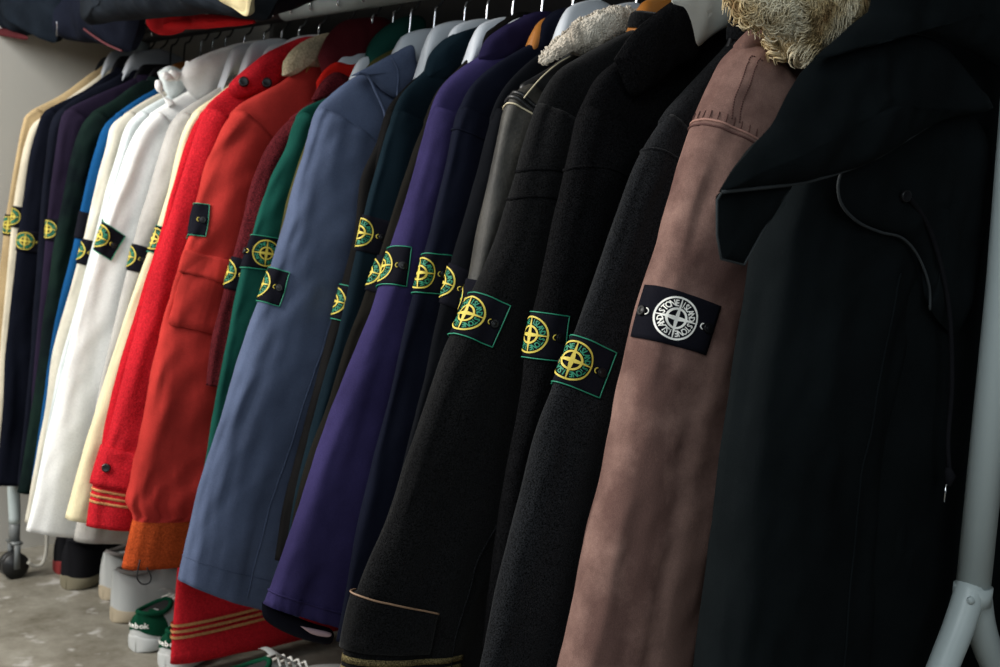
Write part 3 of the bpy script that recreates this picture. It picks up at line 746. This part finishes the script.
# purple, midnight hems
g = BYID['purple']; s = g['surf']; Le = s.L[-1]
seam_ring(g, Le-.018, .0016, MATS['purple_cotton'], 'cuff_seam', .0005)
V, F = lobe([(262, 602), (285, 612), (310, 622), (332, 630), (330, 644), (305, 640), (280, 630), (264, 618)], g['t']+.012, .010, fold=.003, seed=3.)
child('lining', V, F, fabric('lining_black', (.010, .010, .016)), g['root'])
V, F = lobe([(300, 626), (315, 629), (331, 633), (328, 637), (312, 634)], g['t']-.022, .003, fold=.001)
o = child('lining_label', V, F, plain('pink_label', (.55, .38, .42), .6), g['root'])

# ---- charcoal: cuff tab with leather edge, gold stripes, body edge seam
g = BYID['charcoal']; s = g['surf']; a_, lc = s.find(356, 590, 0, .05)
gold = fabric('gold_stripe', (.12, .095, .045), 'wool')
wrap_patch(g, lc+.002, lc+.062, -.03, .10, .006, g['m'], 'cuff_tab')
V, F = tube([s.at(a, lc+.0015, .0065) for a in np.linspace(-.03, .10, 40)], .0011, 6); part_of('tab_piping', V, F, plain('tan_piping', (.26, .16, .10), .5), g['sleeve'])
for k in range(3): wrap_patch(g, lc+.070+k*.012, lc+.077+k*.012, -.04, .16, .0015, gold, 'sleeve_stripe', 2)
strap_px([(528, 440), (520, 480), (500, 520), (478, 560), (470, 590), (455, 640), (450, 680)], g['t']-.036, .0008, MATS['graphite_wool'], g['root'], 'front_seam')
for dl in (.085, .118):
    seam_ring(g, dl, .0018, MATS['black_wool'], 'armhole_seam', .0002, -.03, .2, .022)
g = BYID['black_wool']; seam_ring(g, .075, .0018, None, 'armhole_seam', .0002, -.03, .16, .022)
g = BYID['graphite']; seam_ring(g, .055, .0018, None, 'armhole_seam', .0002, -.03, .16, .022)
g = BYID['midnight']; seam_ring(g, .03, .0018, None, 'armhole_seam', .0005, -.03, .12)
# black wool hood with white lining
add_lobe('black_wool', [(615, 60), (628, 40), (645, 22), (665, 6), (685, -5), (700, 6), (700, 40), (695, 60), (672, 70), (650, 90), (630, 95)], -.028, .014, MATS['black_wool'], 'hood', 21.)
add_lobe('black_wool', [(672, 0), (680, -12), (715, -12), (735, 8), (730, 24), (712, 36), (690, 52), (684, 36), (680, 16)], -.034, .008, plain('white_lining', (.46, .47, .43), .8), 'hood_lining', 22., fold=.003, label='white hood lining')

# ---- black coat collar, flaps, piping, cords
g = BYID['black']; tb = .035
BC = MATS['black_cotton']; BCL = fabric('black_cotton_edge', (.045, .050, .053))
cape = [(718, 192), (735, 168), (768, 128), (790, 88), (812, 62), (850, 44), (905, 34), (945, 46), (975, 85), (992, 108), (950, 118), (918, 134), (888, 152), (850, 170), (805, 182), (760, 188)]
V, F = lobe(cape, tb-.012, .017, fold=.008, seed=31., n=200)
cp = child('cape_collar', V, F, BC, g['root'])
P, _ = catmull([on_y(x, y, tb-.014) for x, y in [(992, 107), (960, 112), (932, 124), (903, 142), (872, 160), (835, 174), (800, 183), (760, 188), (722, 192)]], 60)
V, F = tube(P, .0016, 6); part_of('collar_hem', V, F, BCL, cp)
V, F = lobe([(716, 196), (722, 190), (760, 187), (792, 184), (768, 222), (744, 264), (722, 260), (716, 230)], tb, .006, fold=.003, seed=32., smooth=False)
fl = child('collar_tip', V, F, BC, g['root'])
P = [on_y(x, y, tb-.004) for x, y in [(790, 186), (722, 192), (717, 200), (717, 235), (721, 259), (744, 265), (768, 222), (788, 190)]]
V, F = tube(P, .0011, 6); part_of('collar_hem', V, F, BCL, fl)
V, F = lobe([(868, 12), (890, -20), (1010, -30), (1040, 60), (1010, 70), (975, 52), (930, 36), (890, 34), (842, 44), (812, 60), (838, 36)], tb-.022, .016, fold=.006, seed=33.)
hd = child('hood', V, F, BC, g['root'])
V, F = lobe([(845, 165), (838, 185), (842, 205), (858, 222), (880, 232), (902, 238), (920, 256), (930, 285), (930, 310), (960, 330), (985, 240), (990, 150), (960, 110), (900, 140)], tb+.002, .012, fold=.006, seed=34.)
lp = child('lapel', V, F, BC, g['root'])
P, _ = catmull([on_y(x, y, tb-.002) for x, y in [(843, 168), (838, 185), (842, 205), (858, 222), (880, 232), (902, 238), (918, 256), (929, 285), (930, 310)]], 60)
V, F = tube(P, .0015, 6); part_of('lapel_piping', V, F, BCL, lp)
along(g, .175, .12, g['surf'].L[-1]-.02, .0013, BC, 'sleeve_seam')
P, _ = catmull([on_y(x, y, tb-.012) for x, y in [(905, 192), (930, 230), (948, 300), (952, 380), (948, 440), (950, 478)]], 60)
V, F = tube(P, .0026, 8); dc = child('drawcord', V, F, fabric('cord_black', (.010, .010, .012)), g['root'])
V, F = tube([on_y(946, 484, tb-.012), on_y(944, 502, tb-.012)], .0012, 6); part_of('cord_tip', V, F, CH, dc)
V, F = tube([on_y(948, 468, tb-.012), on_y(950, 476, tb-.012), on_y(948, 486, tb-.012)], [.003, .0065, .003], 8); part_of('cord_knot', V, F, MATS['cord_black'], dc)
# front panel of the coat that falls open towards the pole
V, F = lobe([(870, 130), (1000, 80), (1008, 200), (1000, 330), (985, 380), (968, 440), (950, 500), (925, 580), (905, 680), (860, 740), (840, 660), (870, 500), (886, 330)], tb+.035, .018, fold=.008, seed=35.)
child('front_panel', V, F, BC, g['root'])
V, F = disc(on_y(905, 196, tb-.012), .006, .003, (-.3, -1, 0)); child('eyelet', V, F, BN(), g['root'])

# ------------------------------------------------------------------ rack
rack = thing('clothes_rack', 'white tubular clothes rack on black casters carrying all the coats', 'clothes rack', (0, 0, 0))
WT = plain('white_tube', (.44, .50, .50), .35)
V, F = tube([(0, -.03, rail_z(-.03)), (0, .6, rail_z(.6)), (0, 1.36, rail_z(1.36))], RR, 24); child('rail', V, F, WT, rack)
V, F = tube([(0, 1.34, rail_z(1.34)), (0, 1.98, rail_z(1.98))], RR+.0012, 24); child('rail_shaded', V, F, plain('rail_shade', (.012, .010, .010), .5), rack)  # shade on the far rail, put in as an added black tube
for y, d, rp, lg in ((0., .0, .0145, 1), (1.88, 0, .0145, 0)):
    topz = rail_z(y)
    V, F = tube([(.04 if y == 0 else 0, y, .47), (.03 if y == 0 else 0, y, .8), (0, y, topz)], .018, 24); child('pole', V, F, WT, rack)
    x0 = .04 if y == 0 else 0
    V, F = merge(tube([(x0, y, .455), (x0, y, .475)], .0205, 24), tube([(x0-.021, y-.008, .465), (x0-.025, y-.011, .465)], .004, 10)); child('pole_collar', V, F, WT, rack)
    for sg in (-1, 1):
        ex = -.27 if sg < 0 else .27
        if y and sg < 0: ex = float(on_y(14.3, 540, y)[0])
        P, _ = catmull([(x0, y, .48), (x0+sg*.035, y, .415), (x0+sg*.10, y, .345), (ex*.8, y, .30), (ex, y, .23), (ex, y, .115)], 40)
        r_ = np.linspace(.017, .0115, 40); V, F = tube(P, r_, 20)
        lgo = child('leg', V, F, WT, rack)
        # caster
        V, F = merge(tube([(ex, y, .062), (ex, y-.014, .062)], .027, 28), tube([(ex, y+.014, .062), (ex, y, .062)], .027, 28))
        V = [(v[0], v[1], v[2]-.035) for v in V]
        part_of('caster_wheel', V, F, plain('wheel_black', (.012, .012, .013), .4), lgo)
        cv, cf = merge(box(ex-.006, ex+.006, y-.019, y-.016, .022, .075), box(ex-.006, ex+.006, y+.016, y+.019, .022, .075), box(ex-.010, ex+.010, y-.019, y+.019, .073, .078), tube([(ex, y, .076), (ex, y, .12)], .011, 16))
        part_of('caster_fork', cv, cf, plain('fork_grey', (.16, .17, .17), .4), lgo)

# ------------------------------------------------------------------ garments piled over the rack
shelf = mesh_obj('wall_shelf', *box(-.28, .39, .35, 2.04, 1.235, 1.255), plain('dark_shelf', (.02, .018, .017), .7))
shelf['label'] = 'dark shelf board above the rail holding folded jackets'; shelf['category'] = 'shelf'
def shelf_jacket(pxs, x0, th, mat, label, seed, extra=None, name='folded_jacket', cat='jacket'):
    P = on_x(*pxs[0], x0); root = thing(name, label, cat, (x0+.1, P[1], 1.256), 'clothes heaped on the shelf')
    V, F = side_lobe(pxs, x0, th, fold=.012, seed=seed, rings=18, n=160)
    o = child('hanging_fold', V, F, mat, root)
    return root
dn = fabric('shelf_navy', (0.0084, 0.0119, 0.0175), var=.5); dn2 = fabric('shelf_ink', (0.0063, 0.0077, 0.0140), var=.4); ch = fabric('shelf_charcoal', (0.0112, 0.0140, 0.0182), var=.5)
XS = -.20
a = shelf_jacket([(-60, -40), (-60, 22), (-20, 26), (5, 30), (24, 36), (34, 33), (45, 39), (54, 43), (57, 36), (66, 10), (80, -40)], XS, .05, dn, 'dark slate jacket drooping over the shelf at the far left', 1.)
V, F = side_lobe([(-40, 27), (0, 28), (18, 33), (28, 37), (24, 40), (5, 36), (-40, 34)], XS-.02, .012, fold=.003, seed=3.); child('lining', V, F, fabric('wine_lining', (.055, .012, .014)), a)
V, F = tube([on_x(57, 22, XS-.055), on_x(57, 36, XS-.045)], .0009, 6); child('zip', V, F, CH, a)
a = shelf_jacket([(60, -40), (62, 20), (62, 37), (80, 42), (100, 44), (118, 50), (128, 52), (132, 44), (138, 26), (146, -40)], XS+.015, .038, dn2, 'navy jacket with red piped edge drooping from the shelf', 2.)
P, _ = catmull([on_x(x, y, XS-.024) for x, y in [(84, 29), (95, 37), (108, 45), (122, 51)]], 24); V, F = tube(P, .0022, 6); child('red_piping', V, F, plain('dark_red', (.06, .004, .008), .8), a)
shelf_jacket([(86, -60), (86, 18), (100, 22), (125, 21), (150, 19), (180, 16), (215, 14), (252, 20), (270, 12), (280, -60)], XS-.088, .042, ch, 'charcoal jacket laid across the middle of the shelf', 3.)
V = None
a = shelf_jacket([(147, 24), (152, 17), (170, 13), (200, 14), (240, 17), (254, 21), (240, 25), (205, 28), (178, 30), (166, 35), (155, 33)], XS+.03, .022, fabric('red_shelf', (.42, .012, .016)), 'red garment edge peeking out under the shelf heap', 4., name='folded_sweater', cat='sweater')
shelf_jacket([(210, -20), (220, 0), (232, 8), (244, 16), (249, 6), (252, -20)], XS-.146, .010, fabric('beige_shelf', (.56, .47, .27)), 'beige cuff hanging down at the top edge of the heap', 5., name='folded_shirt', cat='shirt')
shelf_jacket([(248, -60), (252, 10), (275, 14), (300, 4), (330, -12), (360, -60)], XS+.02, .03, fabric('heap_shadow', (.006, .006, .008)), 'black shape standing for the shadow at the right end of the shelf heap', 6.)  # black lobe added for the shadow beside the heap

# ------------------------------------------------------------------ shoes
def shoe(heel_px, yaw, cols, label, name='sneaker', h=.085, z=.0, grp='shoes on the floor below the coats', text=None, heel=None, L=.28):
    hp = heel if heel is not None else on_z(heel_px[0], heel_px[1], 0)
    R = np.array([[cos(yaw), -sin(yaw), 0], [sin(yaw), cos(yaw), 0], [0, 0, 1]]); o = np.array([hp[0], hp[1], 0])
    W = lambda x, y, zz: o+R@np.array([x, y, zz])
    root = thing(name, label, 'shoe', tuple(o), grp)
    def outline(f):   # half width along the shoe, 0 heel .. 1 toe
        return .032*(max(0, 1-max(0, 1-f/.13)**2.2))**.5*(1-.10*math.exp(-((f-.42)/.16)**2))+.014*math.exp(-((f-.72)/.22)**2)*(1) if f < .9 else (.032+.009)*max(0, 1-((f-.9)/.105)**2)**.5
    K = 40; J = 24; V = []
    for k in range(K):
        f = .5-.5*cos(pi*k/(K-1)); w = max(.002, outline(f)+.003); zt = .030-.006*sin(pi*f)
        for j in range(J):
            th = 2*pi*j/J; V.append(W(L*f, w*spow(cos(th), .6), zt/2+zt/2*spow(sin(th), .35)))
    F = grid_faces(K, J); F.append(tuple(range(J))); F.append(tuple((K-1)*J+j for j in range(J)))
    child('sole', V, F, cols['sole'], root)
    V = []; K = 44
    def top(f): return h*(1.02-.10*sin(min(1, f/.30)*pi)) if f < .30 else (h*1.05-(f-.30)/.30*(h*.42) if f < .6 else h*.63-(h*.63-.038)*((f-.6)/.4)**2.0)
    for k in range(K):
        f = .003+.990*(.5-.5*cos(pi*k/(K-1))); w = max(.002, outline(f)); zt = top(f)
        for j in range(J):
            th = pi*j/(J-1); nar = 1-.35*(sin(th)**2)*(1 if f < .6 else .3)
            V.append(W(L*f, w*nar*spow(cos(th), .7), .024+(zt-.024)*spow(sin(th), .6)))
    F = grid_faces(K, J, closed=False)
    F.append(tuple(range(J))); F.append(tuple((K-1)*J+j for j in range(J)))
    child('upper', V, F, cols['upper'], root)
    # opening, heel tab, tongue, laces
    V = []; n = 24
    pts = [W(L*(.17+.135*cos(q)), .021*sin(q), top(.17+.135*cos(q))+.001) for q in np.linspace(0, 2*pi, n, endpoint=False)]
    V, F = tube(pts, .0045, 8, closed=True); child('collar', V, F, cols.get('lip', cols['trim']), root)
    cc = W(L*.17, 0, top(.17)-.001); V = [cc]+pts; F = [(0, 1+j, 1+(j+1) % n) for j in range(n)]; child('insole', V, F, plain('insole_dark', (.02, .02, .02), .9), root)
    V = []
    for k in range(12):
        f = .002+.17*(1-cos(pi*.5*k/11)); w = outline(f)+.0012; zt = top(f)+.001; lo = .042 if text else .03
        for j in range(J):
            th = pi*j/(J-1); nar = 1-.35*(sin(th)**2)
            z_ = .024+(zt-.024)*spow(sin(th), .6); V.append(W(L*f-.0015*(k == 0), w*nar*spow(cos(th), .7), max(lo-.02*k/11, z_)))
    F = grid_faces(12, J, closed=False); F.append(tuple(range(J)))
    child('heel_counter', V, F, cols['trim'], root)
    V = []
    for k in range(8):
        for j in range(6):
            V.append(W(L*(.27+.30*k/7), (j/5-.5)*.036, top(.27+.30*k/7)+.006+.018*(1-k/7)-.004*((j/5-.5)*2)**2))
    child('tongue', V, grid_faces(8, 6, closed=False), cols['upper'], root)
    V = []; F = []
    for k in range(5):
        f = .34+.055*k
        V, F = merge((V, F), tube([W(L*f, -.022, top(f)), W(L*(f+.02), 0, top(f)+.014), W(L*f, .022, top(f))], .0022, 6))
    child('laces', V, F, cols['lace'], root)
    if text:
        V = []; F = []; x = 0
        adv = {'R': .62, 'e': .55, 'b': .58, 'o': .58, 'k': .52}
        tot = sum(adv[c] for c in text)
        for c in text:
            gv, gf = GL[c]; oo = len(V); xc = x+adv[c]/2; x += adv[c]
            for px_, py_ in gv:
                q = (xc-tot/2+px_)*.016; ang = q/.030       # wraps round the heel
                zz = .047+py_*.014
                V.append(W(.028-.0335*cos(ang), -.0285*sin(ang), zz))
            F += [tuple(i+oo for i in f_) for f_ in gf]
        child('heel_lettering', V, F, W_(), root)
    return root
wl = plain('shoe_white', (.48, .49, .48), .5); gl = fabric('shoe_grey', (.22, .20, .19)); cs = plain('sole_cream', (.42, .35, .25), .6); bl = fabric('shoe_black', (.012, .012, .014)); gg = fabric('shoe_green', (.006, .055, .028)); ol = plain('sole_olive', (.17, .15, .10), .7)
shoe((66, 590), .42, dict(sole=ol, upper=bl, trim=bl, lace=W_()), 'black sneaker with a worn olive sole near the far caster', h=.10)
shoe((60, 575), .55, dict(sole=plain('sole_red', (.20, .02, .02), .6), upper=bl, trim=bl, lace=bl), 'black shoe with red sole tucked behind the olive soled one', h=.095)
shoe((103, 600), .25, dict(sole=cs, upper=wl, trim=wl, lip=gl, lace=gl), 'white and grey sneaker behind its mate under the red cuff', h=.095)
shoe((112, 622), .05, dict(sole=cs, upper=wl, trim=wl, lip=gl, lace=gl), 'white and grey sneaker under the orange ribbed cuff', h=.10, L=.30)
shoe(None, .40, dict(sole=wl, upper=wl, trim=gg, lace=W_()), 'white sneaker with lettered green heel, the farther of the pair', h=.070, text='Reebok', heel=(-.225, 1.380))
shoe(None, .40, dict(sole=wl, upper=wl, trim=gg, lace=W_()), 'white sneaker with lettered green heel, the nearer of the pair', h=.066, text='Reebok', heel=(-.222, 1.276))
shoe(None, .0, dict(sole=wl, upper=wl, trim=gg, lace=W_()), 'white sneaker with green trim below the red striped hem', h=.088, heel=(-.255, 1.03), L=.26)
# a loose pale strap by the wall
P, _ = catmull([on_y(x, y, 1.86) for x, y in [(46, 500), (47, 530), (46, 552), (42, 564), (34, 566), (28, 562)]], 40)
V, F = tube(P, .004, 8); o = mesh_obj('strap', V, F, plain('pale_strap', (.42, .40, .35), .7)); o['label'] = 'pale strap dangling to the floor beside the far caster'; o['category'] = 'strap'

# ------------------------------------------------------------------ room
def plane(name, V, mat):
    o = mesh_obj(name, V, [(0, 1, 2, 3)], mat, smooth=False); o['kind'] = 'structure'; return o
def wall_mat():
    m, nt, b = nodes('wall_paint'); N = nt.nodes; L = nt.links
    tc = N.new('ShaderNodeTexCoord'); n = N.new('ShaderNodeTexNoise'); n.inputs['Scale'].default_value = 3; n.inputs['Detail'].default_value = 6
    r = N.new('ShaderNodeValToRGB'); r.color_ramp.elements[0].color = (.50, .485, .44, 1); r.color_ramp.elements[1].color = (.58, .56, .51, 1)
    L.new(tc.outputs['Object'], n.inputs['Vector']); L.new(n.outputs[0], r.inputs[0]); L.new(r.outputs[0], b.inputs['Base Color'])
    n2 = N.new('ShaderNodeTexNoise'); n2.inputs['Scale'].default_value = 220; bp = N.new('ShaderNodeBump'); bp.inputs['Strength'].default_value = .1; bp.inputs['Distance'].default_value = .001
    L.new(tc.outputs['Object'], n2.inputs['Vector']); L.new(n2.outputs[0], bp.inputs['Height']); L.new(bp.outputs[0], b.inputs['Normal']); b.inputs['Roughness'].default_value = .85
    return m
def floor_mat():
    m, nt, b = nodes('concrete'); N = nt.nodes; L = nt.links
    tc = N.new('ShaderNodeTexCoord'); n = N.new('ShaderNodeTexNoise'); n.inputs['Scale'].default_value = 9; n.inputs['Detail'].default_value = 12; n.inputs['Roughness'].default_value = .7
    r = N.new('ShaderNodeValToRGB'); r.color_ramp.elements[0].position = .3; r.color_ramp.elements[0].color = (.10, .085, .058, 1); r.color_ramp.elements[1].position = .75; r.color_ramp.elements[1].color = (.33, .31, .26, 1)
    L.new(tc.outputs['Object'], n.inputs['Vector']); L.new(n.outputs[0], r.inputs[0])
    v = N.new('ShaderNodeTexNoise'); v.inputs['Scale'].default_value = 19; v.inputs['Detail'].default_value = 3
    L.new(tc.outputs['Object'], v.inputs['Vector'])
    r2 = N.new('ShaderNodeValToRGB'); r2.color_ramp.elements[0].position = .60; r2.color_ramp.elements[0].color = (0, 0, 0, 1); r2.color_ramp.elements[1].position = .70; r2.color_ramp.elements[1].color = (1, 1, 1, 1)
    L.new(v.outputs[0], r2.inputs[0])
    mx = N.new('ShaderNodeMix'); mx.data_type = 'RGBA'; L.new(r2.outputs[0], mx.inputs['Factor']); L.new(r.outputs[0], mx.inputs['A']); mx.inputs['B'].default_value = (.42, .40, .37, 1)
    L.new(mx.outputs['Result'], b.inputs['Base Color']); b.inputs['Roughness'].default_value = .75
    bp = N.new('ShaderNodeBump'); bp.inputs['Strength'].default_value = .3; bp.inputs['Distance'].default_value = .003; L.new(n.outputs[0], bp.inputs['Height']); L.new(bp.outputs[0], b.inputs['Normal'])
    return m
wm = wall_mat()
plane('floor', [(-3.2, -2.2, 0), (.42, -2.2, 0), (.42, 2.06, 0), (-3.2, 2.06, 0)], floor_mat())
plane('wall_end', [(-3.2, 2.06, 0), (.42, 2.06, 0), (.42, 2.06, 2.5), (-3.2, 2.06, 2.5)], wm)
plane('wall_back', [(.42, -2.2, 0), (.42, 2.06, 0), (.42, 2.06, 2.5), (.42, -2.2, 2.5)], plain('shaded_wall', (.035, .035, .036), .9))  # shade behind the rack painted into the near-black wall colour
plane('ceiling', [(-3.2, -2.2, 2.5), (.42, -2.2, 2.5), (.42, 2.06, 2.5), (-3.2, 2.06, 2.5)], wm)

# ------------------------------------------------------------------ light
def area(name, loc, tgt, size, power, col):
    l = bpy.data.lights.new(name, 'AREA'); l.size = size; l.energy = power; l.color = col
    o = bpy.data.objects.new(name, l); COL.objects.link(o); o.location = loc
    o.rotation_euler = (Vector(tgt)-Vector(loc)).to_track_quat('-Z', 'Y').to_euler(); return o
area('window_light', (-1.75, 1.6, 1.7), (-.1, 1.2, .6), 1.1, 66, (1.0, .98, .94))
area('room_fill', (-2.2, -.5, 1.9), (0, .3, .7), 1.2, 20, (.86, .95, 1.0))
area('coat_fill', (-1.5, -1.9, 1.5), (-.2, .05, .75), 1.0, 9, (.84, .95, 1.0))  # added fill without a real source, brightens the front of the black coat
w = bpy.data.worlds.new('world'); SC.world = w; w.use_nodes = True
w.node_tree.nodes['Background'].inputs[0].default_value = (.5, .55, .6, 1); w.node_tree.nodes['Background'].inputs[1].default_value = .20
SC.view_settings.view_transform = 'Standard'; SC.view_settings.look = 'None'
